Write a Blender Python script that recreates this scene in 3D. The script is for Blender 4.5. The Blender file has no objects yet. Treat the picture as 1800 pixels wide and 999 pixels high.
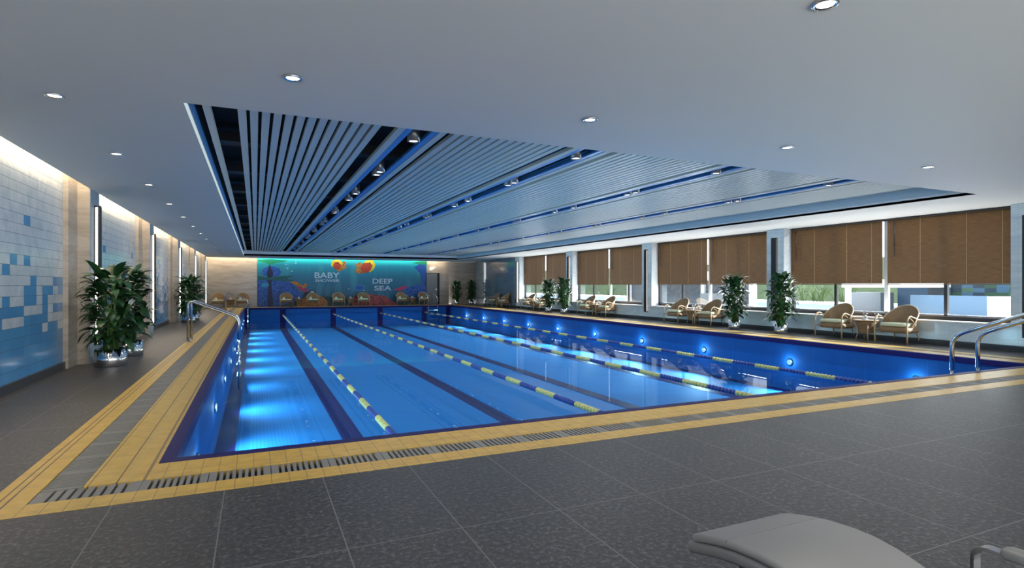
import bpy, bmesh, math, random
from mathutils import Vector, Matrix
random.seed(7)
PI = math.pi
scene = bpy.context.scene
col = scene.collection

# ------------------------------------------------------------------ dimensions (metres)
CAM_H = 1.3
PX0, PX1, PY0, PY1 = -0.64, 11.64, 4.82, 35.45      # outer edge of the navy rim
OX0, OX1, OY0, OY1 = -1.456, 12.456, 4.03, 36.22    # outer edge of the yellow border
GX0, GX1, GY0, GY1 = -1.235, 12.235, 4.235, 36.03   # outer edge of the drain grating
GW = 0.225
ZC = 2.89                                           # ceiling
CX0, CX1, CY0, CY1 = -0.571, 11.49, 5.69, 33.8      # recess in the ceiling
ZS = 3.13                                           # underside of the slats
WLX = -2.72                                         # tiled wall
EDGE_L = -2.48                                      # ceiling edge / pier front, left
WRX = 13.5                                          # right wall front
FWY = 37.3                                          # far wall
ZW = -0.43                                          # water
ZB = -1.2                                           # pool bottom
PIT = 5.83
NEAR = -3.0

# ------------------------------------------------------------------ materials
def newmat(name):
    m = bpy.data.materials.new(name); m.use_nodes = True
    nt = m.node_tree; b = nt.nodes['Principled BSDF']
    return m, nt, b
def setp(b, **k):
    names = {'color': 'Base Color', 'rough': 'Roughness', 'metal': 'Metallic', 'spec': 'Specular IOR Level', 'coat': 'Coat Weight', 'coatr': 'Coat Roughness', 'ecol': 'Emission Color', 'estr': 'Emission Strength', 'sheen': 'Sheen Weight', 'trans': 'Transmission Weight'}
    for a, v in k.items():
        if a in ('color', 'ecol') and len(v) == 3: v = (*v, 1)
        b.inputs[names[a]].default_value = v
def plain(name, color, rough=.5, metal=0, spec=.5, **k):
    m, nt, b = newmat(name); setp(b, color=color, rough=rough, metal=metal, spec=spec, **k); return m
def N(nt, t, **k):
    n = nt.nodes.new(t)
    for a, v in k.items(): setattr(n, a, v)
    return n
def math_(nt, op, a, b=None, c=None):
    n = N(nt, 'ShaderNodeMath', operation=op)
    for i, v in enumerate((a, b, c)):
        if v is None: continue
        if isinstance(v, (int, float)): n.inputs[i].default_value = v
        else: nt.links.new(v, n.inputs[i])
    return n.outputs[0]
def pos(nt):
    g = N(nt, 'ShaderNodeNewGeometry'); s = N(nt, 'ShaderNodeSeparateXYZ'); nt.links.new(g.outputs['Position'], s.inputs[0])
    return g.outputs['Position'], s.outputs[0], s.outputs[1], s.outputs[2]
def mixc(nt, f, a, b):
    n = N(nt, 'ShaderNodeMix', data_type='RGBA')
    for i, v in ((0, f), (6, a), (7, b)):
        if isinstance(v, (int, float)): n.inputs[i].default_value = v
        elif isinstance(v, tuple): n.inputs[i].default_value = (*v, 1) if len(v) == 3 else v
        else: nt.links.new(v, n.inputs[i])
    return n.outputs[2]
def noise(nt, vec, scale, detail=3, rough=.5, dist=0, vscale=None):
    if vscale:
        mp = N(nt, 'ShaderNodeMapping'); mp.inputs['Scale'].default_value = vscale; nt.links.new(vec, mp.inputs[0]); vec = mp.outputs[0]
    n = N(nt, 'ShaderNodeTexNoise'); n.inputs['Scale'].default_value = scale; n.inputs['Detail'].default_value = detail
    n.inputs['Roughness'].default_value = rough; n.inputs['Distortion'].default_value = dist
    nt.links.new(vec, n.inputs['Vector']); return n.outputs['Fac']
def ramp(nt, f, stops):
    r = N(nt, 'ShaderNodeValToRGB'); e = r.color_ramp.elements
    while len(e) < len(stops): e.new(.5)
    for el, (p, c) in zip(e, stops): el.position = p; el.color = (*c, 1) if len(c) == 3 else c
    nt.links.new(f, r.inputs[0]); return r.outputs[0]
def bump(nt, b, h, strength=.3, dist=.01):
    n = N(nt, 'ShaderNodeBump'); n.inputs['Strength'].default_value = strength; n.inputs['Distance'].default_value = dist
    nt.links.new(h, n.inputs['Height']); nt.links.new(n.outputs[0], b.inputs['Normal'])
def line_mod(nt, c, pitch, off, w):      # 1 on a line of width w repeated every pitch
    d = math_(nt, 'FLOORED_MODULO', math_(nt, 'SUBTRACT', c, off - w/2), pitch)
    return math_(nt, 'LESS_THAN', d, w)
def line_at(nt, c, at, w):
    return math_(nt, 'LESS_THAN', math_(nt, 'ABSOLUTE', math_(nt, 'SUBTRACT', c, at)), w/2)
def mx(nt, *a):
    o = a[0]
    for x in a[1:]: o = math_(nt, 'MAXIMUM', o, x)
    return o

M = {}
def mat_floor():
    m, nt, b = newmat('dark_granite')
    P, x, y, z = pos(nt)
    n1 = noise(nt, P, 34, 4, .75); n2 = noise(nt, P, 2.2, 3, .6); n3 = noise(nt, P, 17, 3, .6)
    c = ramp(nt, n1, [(.36, (.012, .011, .012)), (.52, (.050, .046, .044)), (.66, (.20, .185, .17))])
    c = mixc(nt, math_(nt, 'MULTIPLY', math_(nt, 'SUBTRACT', n2, .3), .8), c, (.030, .028, .028))
    c = mixc(nt, math_(nt, 'GREATER_THAN', n3, .70), c, (.15, .13, .11))
    j = mx(nt, line_mod(nt, x, .593, -.178, .0065), line_mod(nt, y, 1.18, 1.70, .0065))
    c = mixc(nt, j, c, (.20, .19, .18))
    nt.links.new(c, b.inputs['Base Color'])
    r = math_(nt, 'ADD', math_(nt, 'MULTIPLY', n1, .25), .28); nt.links.new(r, b.inputs['Roughness'])
    setp(b, spec=.5)
    bump(nt, b, n1, .8, .006); return m
def mat_yellow():
    m, nt, b = newmat('yellow_border_tile')
    P, x, y, z = pos(nt)
    n = noise(nt, P, 9, 3, .6, 0, (1, 1, 1)); n2 = noise(nt, P, 5, 3, .6, 0, (1, 12, 1))
    c = ramp(nt, n, [(.25, (.58, .34, .055)), (.6, (.74, .46, .085)), (.85, (.80, .54, .13))])
    c = mixc(nt, math_(nt, 'MULTIPLY', n2, .35), c, (.60, .37, .08))
    # which run of the border are we on: long sides (x outside the pool) or short sides
    side = math_(nt, 'MAXIMUM', math_(nt, 'LESS_THAN', x, PX0 - .005), math_(nt, 'GREATER_THAN', x, PX1 + .005))
    ends = math_(nt, 'MAXIMUM', math_(nt, 'LESS_THAN', y, GY0 + GW), math_(nt, 'GREATER_THAN', y, GY1 - GW))
    long_ = math_(nt, 'MULTIPLY', side, math_(nt, 'SUBTRACT', 1, ends))
    xm = math_(nt, 'SUBTRACT', math_(nt, 'ABSOLUTE', math_(nt, 'SUBTRACT', x, 5.5)), 0)   # distance from pool axis
    jx = line_mod(nt, x, .111, -1.233, .004); jy = line_mod(nt, y, .111, 4.03, .003)
    jn = mx(nt, line_at(nt, y, 4.066, .004), line_at(nt, y, 4.095, .004), line_at(nt, y, 4.60, .004), line_at(nt, y, 4.49, .004))
    shortj = math_(nt, 'MULTIPLY', mx(nt, jx, jn), math_(nt, 'SUBTRACT', 1, long_))
    groove = mx(nt, line_at(nt, xm, 6.894, .010), line_at(nt, xm, 6.850, .010), line_at(nt, xm, 6.485, .006), line_at(nt, xm, 6.33, .009))
    groove = mx(nt, math_(nt, 'MULTIPLY', groove, long_), line_at(nt, x, 5.5-6.894, .010), line_at(nt, x, 5.5-6.850, .010))
    pale = math_(nt, 'MULTIPLY', line_at(nt, xm, 6.28, .005), long_)
    brown = math_(nt, 'MULTIPLY', line_at(nt, xm, 6.175, .02), long_)
    c = mixc(nt, math_(nt, 'MULTIPLY', math_(nt, 'MULTIPLY', jy, long_), .35), c, (.30, .18, .05))
    c = mixc(nt, shortj, c, (.22, .14, .05)); c = mixc(nt, pale, c, (.60, .48, .25))
    c = mixc(nt, brown, c, (.26, .15, .04)); c = mixc(nt, groove, c, (.10, .06, .025))
    nt.links.new(c, b.inputs['Base Color']); setp(b, rough=.38)
    return m
def mat_marble(name, c0, c1, c2, rough=.18, vs=(.6, .6, 3), joints=True, spec=.5):
    m, nt, b = newmat(name); P, x, y, z = pos(nt)
    n = noise(nt, P, 1.6, 6, .6, .8, vs); n2 = noise(nt, P, 14, 4, .6, 0, vs)
    f = math_(nt, 'ADD', math_(nt, 'MULTIPLY', n, .75), math_(nt, 'MULTIPLY', n2, .25))
    c = ramp(nt, f, [(.32, c0), (.52, c1), (.72, c2)])
    if joints:
        j = mx(nt, line_mod(nt, z, .96, .0, .004), line_mod(nt, math_(nt, 'ADD', x, y), 1.2, .3, .004))
        c = mixc(nt, math_(nt, 'MULTIPLY', j, .5), c, tuple(v*.5 for v in c0))
    nt.links.new(c, b.inputs['Base Color']); setp(b, rough=rough, spec=spec); return m
def mat_tiles():
    m, nt, b = newmat('blue_white_wall_tile'); P, x, y, z = pos(nt)
    tw, th = .231, .131
    u = math_(nt, 'DIVIDE', math_(nt, 'SUBTRACT', y, .02), tw); v = math_(nt, 'DIVIDE', math_(nt, 'SUBTRACT', z, .115), th)
    iu = math_(nt, 'FLOOR', u); iv = math_(nt, 'FLOOR', v)
    cb = N(nt, 'ShaderNodeCombineXYZ'); nt.links.new(iu, cb.inputs[0]); nt.links.new(iv, cb.inputs[1])
    wn = N(nt, 'ShaderNodeTexWhiteNoise'); nt.links.new(cb.outputs[0], wn.inputs['Vector']); r = wn.outputs['Value']
    # share of blue tiles by row: all blue at the foot, none near the top
    p = N(nt, 'ShaderNodeMapRange'); p.inputs['From Min'].default_value = 3; p.inputs['From Max'].default_value = 17.5
    p.inputs['To Min'].default_value = 1.0; p.inputs['To Max'].default_value = 0.0
    nt.links.new(iv, p.inputs['Value'])
    pw = math_(nt, 'POWER', math_(nt, 'MAXIMUM', p.outputs[0], 0), 2.4)
    blue = math_(nt, 'LESS_THAN', r, pw)
    n = noise(nt, P, 3, 5, .6, 1.0); wc = ramp(nt, n, [(.3, (.46, .54, .60)), (.5, (.56, .62, .66)), (.7, (.66, .70, .72))])
    sc = N(nt, 'ShaderNodeSeparateColor'); nt.links.new(wn.outputs['Color'], sc.inputs[0])
    bc = mixc(nt, sc.outputs[1], (.065, .24, .50), (.085, .30, .56))
    n3 = noise(nt, P, 40, 3, .6, 0, (1, 1, .05)); bc = mixc(nt, math_(nt, 'MULTIPLY', n3, .3), bc, (.14, .40, .62))
    c = mixc(nt, blue, wc, bc)
    fu = math_(nt, 'FRACT', u); fv = math_(nt, 'FRACT', v)
    jz = math_(nt, 'GREATER_THAN', fv, .955); ju = math_(nt, 'GREATER_THAN', fu, .975)
    c = mixc(nt, math_(nt, 'MULTIPLY', ju, .28), c, (.12, .16, .2)); c = mixc(nt, math_(nt, 'MULTIPLY', jz, .8), c, (.10, .14, .19))
    nt.links.new(c, b.inputs['Base Color']); setp(b, rough=.14); return m
def mat_water():
    m = bpy.data.materials.new('pool_water'); m.use_nodes = True; nt = m.node_tree; nt.nodes.clear()
    out = N(nt, 'ShaderNodeOutputMaterial'); t = N(nt, 'ShaderNodeBsdfTransparent'); g = N(nt, 'ShaderNodeBsdfGlossy')
    t.inputs[0].default_value = (.86, .96, 1, 1); g.inputs[0].default_value = (.9, .95, 1, 1); g.inputs['Roughness'].default_value = .0
    f = N(nt, 'ShaderNodeFresnel'); f.inputs[0].default_value = 1.33
    fac = math_(nt, 'MINIMUM', math_(nt, 'MULTIPLY', f.outputs[0], .60), .085)
    g2 = N(nt, 'ShaderNodeNewGeometry')
    n = noise(nt, g2.outputs['Position'], .9, 2, .5); bp = N(nt, 'ShaderNodeBump'); bp.inputs['Strength'].default_value = .05; bp.inputs['Distance'].default_value = .02
    nt.links.new(n, bp.inputs['Height']); nt.links.new(bp.outputs[0], g.inputs['Normal'])
    mix = N(nt, 'ShaderNodeMixShader'); nt.links.new(fac, mix.inputs[0]); nt.links.new(t.outputs[0], mix.inputs[1]); nt.links.new(g.outputs[0], mix.inputs[2])
    nt.links.new(mix.outputs[0], out.inputs[0]); return m
def mat_glass(name='clear_glass', tint=(.93, .97, 1), refl=.35):
    m = bpy.data.materials.new(name); m.use_nodes = True; nt = m.node_tree; nt.nodes.clear()
    out = N(nt, 'ShaderNodeOutputMaterial'); t = N(nt, 'ShaderNodeBsdfTransparent'); g = N(nt, 'ShaderNodeBsdfGlossy')
    t.inputs[0].default_value = (*tint, 1); g.inputs['Roughness'].default_value = .02
    f = N(nt, 'ShaderNodeFresnel'); f.inputs[0].default_value = 1.45
    mix = N(nt, 'ShaderNodeMixShader'); nt.links.new(math_(nt, 'MULTIPLY', f.outputs[0], refl), mix.inputs[0])
    nt.links.new(t.outputs[0], mix.inputs[1]); nt.links.new(g.outputs[0], mix.inputs[2]); nt.links.new(mix.outputs[0], out.inputs[0]); return m
def emit(name, color, s):
    m = bpy.data.materials.new(name); m.use_nodes = True; nt = m.node_tree; nt.nodes.clear()
    out = N(nt, 'ShaderNodeOutputMaterial'); e = N(nt, 'ShaderNodeEmission'); e.inputs[0].default_value = (*color, 1); e.inputs[1].default_value = s
    nt.links.new(e.outputs[0], out.inputs[0]); return m
def mat_rattan():
    m, nt, b = newmat('woven_rattan')
    tc = N(nt, 'ShaderNodeTexCoord')
    w1 = N(nt, 'ShaderNodeTexWave', bands_direction='Z'); w1.inputs['Scale'].default_value = 32
    w2 = N(nt, 'ShaderNodeTexWave', bands_direction='X'); w2.inputs['Scale'].default_value = 24
    for w in (w1, w2): nt.links.new(tc.outputs['Object'], w.inputs[0])
    f = math_(nt, 'MULTIPLY', w1.outputs['Fac'], w2.outputs['Fac'])
    n = noise(nt, tc.outputs['Object'], 6, 3)
    c = ramp(nt, math_(nt, 'ADD', math_(nt, 'MULTIPLY', f, .6), math_(nt, 'MULTIPLY', n, .4)), [(.1, (.17, .10, .05)), (.5, (.33, .21, .11)), (.9, (.46, .31, .17))])
    nt.links.new(c, b.inputs['Base Color']); setp(b, rough=.5); bump(nt, b, f, .4, .006); return m
def mat_blind():
    m, nt, b = newmat('brown_bamboo_slat'); P, x, y, z = pos(nt)
    n = noise(nt, P, 5, 4, .6, 0, (1, 1, 30)); n2 = noise(nt, P, 1.5, 3, .5)
    c = ramp(nt, n, [(.3, (.12, .062, .024)), (.55, (.24, .13, .052)), (.8, (.38, .22, .095))])
    c = mixc(nt, math_(nt, 'MULTIPLY', n2, .5), c, (.17, .092, .04))
    nt.links.new(c, b.inputs['Base Color']); setp(b, rough=.45); return m
def mat_leaf():
    m, nt, b = newmat('glossy_leaf'); tc = N(nt, 'ShaderNodeTexCoord')
    n = noise(nt, tc.outputs['Object'], 7, 3, .6)
    c = ramp(nt, n, [(.3, (.008, .035, .010)), (.55, (.020, .080, .022)), (.8, (.055, .15, .045))])
    nt.links.new(c, b.inputs['Base Color']); setp(b, rough=.33, spec=.5); return m
def mat_concrete_speck():
    m, nt, b = newmat('speckled_reveal_plaster'); P, x, y, z = pos(nt)
    n = noise(nt, P, 45, 2, .8)
    c = ramp(nt, n, [(.35, (.36, .40, .44)), (.6, (.62, .66, .69))]); nt.links.new(c, b.inputs['Base Color']); setp(b, rough=.7); return m
def mat_poolblue(name, c0, c1, gloss=.65):
    m, nt, b = newmat(name); P, x, y, z = pos(nt)
    n = noise(nt, P, .8, 3, .6, 0, (1, 4, 1)); c = mixc(nt, n, c0, c1)
    j = mx(nt, line_mod(nt, math_(nt, 'ADD', x, y), 1.2, .1, .008))
    c = mixc(nt, math_(nt, 'MULTIPLY', j, .35), c, tuple(min(1, v*1.8+.02) for v in c1))
    nt.links.new(c, b.inputs['Base Color']); setp(b, rough=gloss, spec=.2); return m
def mat_mural():
    m, nt, b = newmat('sea_blue_print'); P, x, y, z = pos(nt)
    # printed picture of lit water: turquoise at the surface, deep blue at the seabed, pale light rays
    t = math_(nt, 'DIVIDE', z, 2.9)
    c = ramp(nt, t, [(.0, (.01, .05, .09)), (.25, (.01, .13, .22)), (.6, (.012, .19, .31)), (.88, (.012, .30, .40)), (.97, (.03, .62, .56))])
    r = noise(nt, P, 1.2, 2, .5, 0, (1.6, 1, .25)); c = mixc(nt, math_(nt, 'MULTIPLY', math_(nt, 'MAXIMUM', math_(nt, 'SUBTRACT', r, .52), 0), 1.6), c, (.10, .50, .55))
    nt.links.new(c, b.inputs['Base Color']); setp(b, rough=.35); return m
def mat_reef(name, a, b_, scale=14):
    m, nt, b = newmat(name); P, x, y, z = pos(nt)
    v = N(nt, 'ShaderNodeTexVoronoi'); v.inputs['Scale'].default_value = scale; nt.links.new(P, v.inputs['Vector'])
    c = ramp(nt, v.outputs['Distance'], [(.15, a), (.55, b_)]); nt.links.new(c, b.inputs['Base Color']); setp(b, rough=.4); return m
def mat_checker():
    m, nt, b = newmat('mosaic_checks'); P, x, y, z = pos(nt)
    iu = math_(nt, 'FLOOR', math_(nt, 'DIVIDE', y, .34)); iv = math_(nt, 'FLOOR', math_(nt, 'DIVIDE', z, .15))
    cb = N(nt, 'ShaderNodeCombineXYZ'); nt.links.new(iu, cb.inputs[0]); nt.links.new(iv, cb.inputs[1])
    wn = N(nt, 'ShaderNodeTexWhiteNoise'); nt.links.new(cb.outputs[0], wn.inputs['Vector'])
    c = ramp(nt, wn.outputs['Value'], [(0, (.006, .02, .035)), (.3, (.015, .05, .02)), (.55, (.03, .08, .13)), (.8, (.04, .09, .05)), (1, (.07, .13, .19))])
    c.node.color_ramp.interpolation = 'CONSTANT'
    nt.links.new(c, b.inputs['Base Color']); return m
def mat_hedge():
    m, nt, b = newmat('bank_of_grass'); P, x, y, z = pos(nt)
    n = noise(nt, P, 2.5, 5, .7); c = ramp(nt, n, [(.3, (.012, .030, .004)), (.55, (.026, .052, .008)), (.75, (.050, .09, .015))])
    nt.links.new(c, b.inputs['Base Color']); setp(b, rough=.9); return m

M['floor'] = mat_floor(); M['yellow'] = mat_yellow(); M['tiles'] = mat_tiles(); M['water'] = mat_water(); M['glass'] = mat_glass()
M['beige'] = mat_marble('beige_marble', (.34, .29, .24), (.46, .41, .35), (.56, .51, .45))
M['bluemarble'] = mat_marble('pale_blue_marble', (.44, .54, .60), (.56, .66, .71), (.70, .76, .79), .12)
M['greymarble'] = mat_marble('polished_grey_marble', (.12, .16, .18), (.16, .21, .24), (.21, .25, .27), .07, spec=.9)
M['greypier'] = mat_marble('grey_marble', (.26, .30, .33), (.34, .38, .41), (.42, .46, .48), .55, joints=False)
M['ceiling'] = plain('white_ceiling_paint', (.84, .83, .78), .6)
M['slat'] = plain('pale_grey_metal', (.74, .75, .68), .35, 0, .5)
M['lip'] = plain('pale_blue_white_metal', (.90, .95, .95), .4)
M['bluemetal'] = plain('blue_metal', (.10, .36, .80), .28, .15)
M['reveal'] = plain('grey_blue_metal', (.88, .90, .90), .35)
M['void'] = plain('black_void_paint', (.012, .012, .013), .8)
M['duct'] = plain('dark_grey_duct', (.030, .032, .036), .6)
M['black'] = plain('black_metal', (.012, .012, .014), .35)
M['lampbody'] = plain('grey_lamp_metal', (.30, .30, .31), .3, .6)
M['chrome'] = plain('chrome', (.82, .82, .84), .09, 1)
M['steel'] = plain('brushed_steel', (.62, .62, .64), .2, 1)
M['steel2'] = plain('polished_thin_steel', (.72, .82, .88), .12, 1)
M['navy'] = plain('navy_tile', (.013, .008, .10), .5, 0, .2)
M['poolwall'] = mat_poolblue('blue_pool_wall_tile', (.013, .10, .36), (.018, .145, .45))
M['poolfloor'] = mat_poolblue('blue_pool_floor_tile', (.016, .16, .46), (.022, .21, .55))
M['grate'] = plain('grey_plastic_grate', (.24, .225, .205), .5)
M['channel'] = plain('dark_drain_channel', (.012, .012, .012), .8)
M['rattan'] = mat_rattan(); M['cane'] = plain('pale_cane', (.42, .30, .17), .35)
M['cushion'] = plain('pale_green_cushion', (.62, .68, .48), .85, sheen=.3)
M['blind'] = mat_blind(); M['cord'] = plain('beige_cord', (.50, .36, .20), .8)
M['leaf'] = mat_leaf(); M['stem'] = plain('green_stem', (.07, .17, .04), .5); M['flower'] = plain('white_spathe', (.75, .76, .62), .5)
M['soil'] = plain('dark_soil', (.02, .014, .01), .95)
M['white'] = plain('white_porcelain', (.85, .85, .82), .3); M['cloth'] = plain('white_cloth', (.82, .82, .78), .8)
M['speck'] = mat_concrete_speck()
M['lamp_on'] = emit('lamp_glow', (1, .96, .9), 7); M['strip_on'] = emit('strip_glow', (1, .93, .85), 3.0)
M['pool_on'] = emit('pool_lamp_glow', (.45, .85, 1), .9)
M['mural'] = mat_mural(); M['checker'] = mat_checker(); M['hedge'] = mat_hedge()
M['yf'] = plain('pale_yellow_plastic', (.62, .58, .22), .32); M['bf'] = plain('blue_plastic', (.035, .07, .30), .3)
M['leather'] = plain('light_grey_leather', (.27, .26, .25), .45); M['leather2'] = plain('grey_leather_shell', (.20, .195, .19), .45)
M['terrace'] = plain('white_terrace_stone', (.78, .76, .73), .7); M['outwater'] = plain('outdoor_pool_blue', (.03, .11, .24), .3)
M['outwhite'] = plain('white_render', (.85, .84, .82), .7); M['outgrey'] = plain('grey_cladding', (.24, .26, .28), .5); M['outdark'] = plain('dark_grey_glass', (.09, .10, .115), .15)
M['outpanel'] = plain('pale_blue_panel', (.11, .19, .29), .4)

# ------------------------------------------------------------------ mesh helpers
class MB:
    def __init__(s): s.v = []; s.f = []; s.mi = []; s.sm = []; s.cur = 0
    def add(s, vs, fs, smooth=False):
        o = len(s.v); s.v += [tuple(v) for v in vs]
        for f in fs: s.f.append([i + o for i in f]); s.mi.append(s.cur); s.sm.append(smooth)
    def box(s, x0, x1, y0, y1, z0, z1):
        vs = [(x, y, z) for z in (z0, z1) for y in (y0, y1) for x in (x0, x1)]
        s.add(vs, [(0, 2, 3, 1), (4, 5, 7, 6), (0, 1, 5, 4), (2, 6, 7, 3), (0, 4, 6, 2), (1, 3, 7, 5)])
    def rbox(s, x0, x1, y0, y1, z0, z1, r, seg=3):      # rounded corners in plan, soft top edge
        pts = []
        for cx, cy, a0 in ((x1-r, y1-r, 0), (x0+r, y1-r, PI/2), (x0+r, y0+r, PI), (x1-r, y0+r, 3*PI/2)):
            for i in range(seg+1):
                a = a0 + PI/2*i/seg; pts.append((cx + r*math.cos(a), cy + r*math.sin(a)))
        n = len(pts); mxx, myy = (x0+x1)/2, (y0+y1)/2
        e = min(r, (z1-z0)*.45)
        rings = [(z0, e*.6), (z0+e*.4, 0), (z1-e, 0), (z1-e*.3, e*.25), (z1, e*.9)]
        vs = []
        for z, ins in rings:
            for (x, y) in pts:
                dx, dy = mxx-x, myy-y; L = math.hypot(dx, dy) or 1
                vs.append((x+dx/L*ins, y+dy/L*ins, z))
        fs = []
        for k in range(len(rings)-1):
            for i in range(n):
                j = (i+1) % n; fs.append((k*n+i, k*n+j, (k+1)*n+j, (k+1)*n+i))
        fs.append(tuple(range(n))[::-1]); fs.append(tuple((len(rings)-1)*n+i for i in range(n)))
        s.add(vs, fs, True)
    def tube(s, pts, r, seg=8, caps=True):
        pts = [Vector(p) for p in pts]; rr = list(r) if isinstance(r, (list, tuple)) else [r]*len(pts)
        keep = [i for i in range(len(pts)) if i == 0 or (pts[i]-pts[i-1]).length > 1e-5]; pts = [pts[i] for i in keep]; rr = [rr[i] for i in keep]
        n = len(pts); vs = []; prev = None
        for i, p in enumerate(pts):
            t = ((pts[min(i+1, n-1)] - pts[max(i-1, 0)])).normalized()
            if prev is None:
                a = Vector((0, 0, 1)) if abs(t.z) < .9 else Vector((1, 0, 0)); u = t.cross(a).normalized()
            else:
                u = (prev - t*prev.dot(t)).normalized()
            prev = u; w = t.cross(u)
            for k in range(seg):
                a = 2*PI*k/seg; vs.append(p + (u*math.cos(a) + w*math.sin(a))*rr[i])
        fs = []
        for i in range(n-1):
            for k in range(seg):
                j = (k+1) % seg; fs.append((i*seg+k, i*seg+j, (i+1)*seg+j, (i+1)*seg+k))
        if caps: fs.append(tuple(range(seg))[::-1]); fs.append(tuple((n-1)*seg+k for k in range(seg)))
        s.add(vs, fs, True)
    def lathe(s, prof, c=(0, 0, 0), seg=20, axis='z', cap=True):
        vs = []; fs = []; n = len(prof)
        for r, h in prof:
            for k in range(seg):
                a = 2*PI*k/seg; x, y = r*math.cos(a), r*math.sin(a)
                v = (x, y, h) if axis == 'z' else ((h, x, y) if axis == 'x' else (x, h, y))
                vs.append((v[0]+c[0], v[1]+c[1], v[2]+c[2]))
        for i in range(n-1):
            for k in range(seg):
                j = (k+1) % seg; fs.append((i*seg+k, i*seg+j, (i+1)*seg+j, (i+1)*seg+k))
        if cap: fs.append(tuple(range(seg))[::-1]); fs.append(tuple((n-1)*seg+k for k in range(seg)))
        s.add(vs, fs, True)
    def grid(s, fn, nu, nv, smooth=True):
        vs = [fn(i/nu, j/nv) for j in range(nv+1) for i in range(nu+1)]
        fs = [(j*(nu+1)+i, j*(nu+1)+i+1, (j+1)*(nu+1)+i+1, (j+1)*(nu+1)+i) for j in range(nv) for i in range(nu)]
        s.add(vs, fs, smooth)
    def poly(s, pts, y0, y1):       # outline in x-z extruded along y
        n = len(pts); vs = [(x, y0, z) for x, z in pts] + [(x, y1, z) for x, z in pts]
        s.add(vs, [tuple(range(n)), tuple(range(n, 2*n))[::-1]] + [(i, (i+1) % n, n+(i+1) % n, n+i) for i in range(n)])
    def build(s, name, mats, parent=None, recalc=True):
        me = bpy.data.meshes.new(name); me.from_pydata(s.v, [], s.f)
        mats = mats if isinstance(mats, (list, tuple)) else [mats]
        for m in mats: me.materials.append(m)
        me.polygons.foreach_set('material_index', s.mi); me.polygons.foreach_set('use_smooth', s.sm); me.update()
        if recalc:
            bm = bmesh.new(); bm.from_mesh(me); bmesh.ops.recalc_face_normals(bm, faces=bm.faces); bm.to_mesh(me); bm.free()
        o = bpy.data.objects.new(name, me); col.objects.link(o)
        if parent: o.parent = parent
        return o
def tag(o, label=None, cat=None, group=None, kind=None):
    if label: o['label'] = label
    if cat: o['category'] = cat
    if group: o['group'] = group
    if kind: o['kind'] = kind
    return o
def empty(name, loc=(0, 0, 0), rz=0):
    o = bpy.data.objects.new(name, None); col.objects.link(o); o.location = loc; o.rotation_euler = (0, 0, rz); o.empty_display_size = .2; return o
def copy_tree(o, parent=None):
    c = o.copy(); col.objects.link(c)
    if parent: c.parent = parent
    for ch in list(o.children): copy_tree(ch, c)
    return c
KIDS = {}
def B(name, mat, *boxes, parent=None, kind=None, label=None, cat=None, group=None):
    m = MB()
    for b in boxes: m.box(*b)
    return tag(m.build(name, mat, parent), label, cat, group, kind)
ORD = ['first', 'second', 'third', 'fourth', 'fifth', 'sixth', 'seventh', 'eighth', 'ninth', 'tenth', 'eleventh', 'twelfth', 'thirteenth', 'fourteenth', 'fifteenth', 'sixteenth', 'seventeenth', 'eighteenth', 'nineteenth', 'twentieth', 'twenty-first', 'twenty-second', 'twenty-third', 'twenty-fourth']

# ------------------------------------------------------------------ floor, border and basin
XL, XR = -2.95, 14.2
YE = FWY + .1
tag(B('floor', M['floor'], (XL, OX0, NEAR, YE, -.12, 0), (OX1, XR+1.6, NEAR, 37.9, -.12, 0), (OX0, OX1, NEAR, OY0, -.12, 0), (OX0, OX1, OY1, YE, -.12, 0)),
    'dark grey granite tiled floor with thin pale joints around the pool', 'floor', kind='structure')
def ring(m, a, b, z0, z1):      # a outer (x0,x1,y0,y1), b inner
    m.box(a[0], b[0], a[2], a[3], z0, z1); m.box(b[1], a[1], a[2], a[3], z0, z1)
    m.box(b[0], b[1], a[2], b[2], z0, z1); m.box(b[0], b[1], b[3], a[3], z0, z1)
m = MB(); ring(m, (OX0, OX1, OY0, OY1), (GX0, GX1, GY0, GY1), -.12, .002)
ring(m, (GX0+GW, GX1-GW, GY0+GW, GY1-GW), (PX0, PX1, PY0, PY1), -.12, .002)
border = m.build('pool_border', M['yellow']); tag(border, 'yellow tiled border running around the edge of the swimming pool', 'pool border')
m = MB(); ring(m, (GX0, GX1, GY0, GY1), (GX0+GW, GX1-GW, GY0+GW, GY1-GW), -.12, -.07); m.build('drain_channel', M['channel'], border)
basin = empty('pool_basin', ((PX0+PX1)/2, (PY0+PY1)/2, ZB)); tag(basin, 'large blue tiled swimming pool basin with navy rim and lane lines', 'swimming pool')
def bp(mb, name, mat, kind=None):
    o = mb.build(name, mat, None); o.parent = basin; o.matrix_parent_inverse = Matrix.Translation(-basin.location); return o
R = .1
m = MB(); ring(m, (PX0, PX1, PY0, PY1), (PX0+R, PX1-R, PY0+R, PY1-R), -.10, .006); bp(m, 'navy_rim', M['navy'])
ix0, ix1, iy0, iy1 = PX0+R-.02, PX1-R+.02, PY0+R-.02, PY1-R+.02
m = MB(); ring(m, (PX0-.1, PX1+.1, PY0-.1, PY1+.1), (ix0, ix1, iy0, iy1), ZB-.1, -.10); bp(m, 'pool_wall', M['poolwall'])
m = MB(); m.box(PX0, PX1, PY0, PY1, ZB-.1, ZB); bp(m, 'pool_floor', M['poolfloor'])
LANES = [1.45, 4.24, 7.03, 9.82]
m = MB()
for x in LANES: m.box(x-.165, x+.165, iy0+.01, iy1-.01, ZB, ZB+.004)
m.box(ix0+.0, ix0+.28, iy0+.01, iy1-.01, ZB, ZB+.004); m.box(ix1-.28, ix1, iy0+.01, iy1-.01, ZB, ZB+.004)
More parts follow.
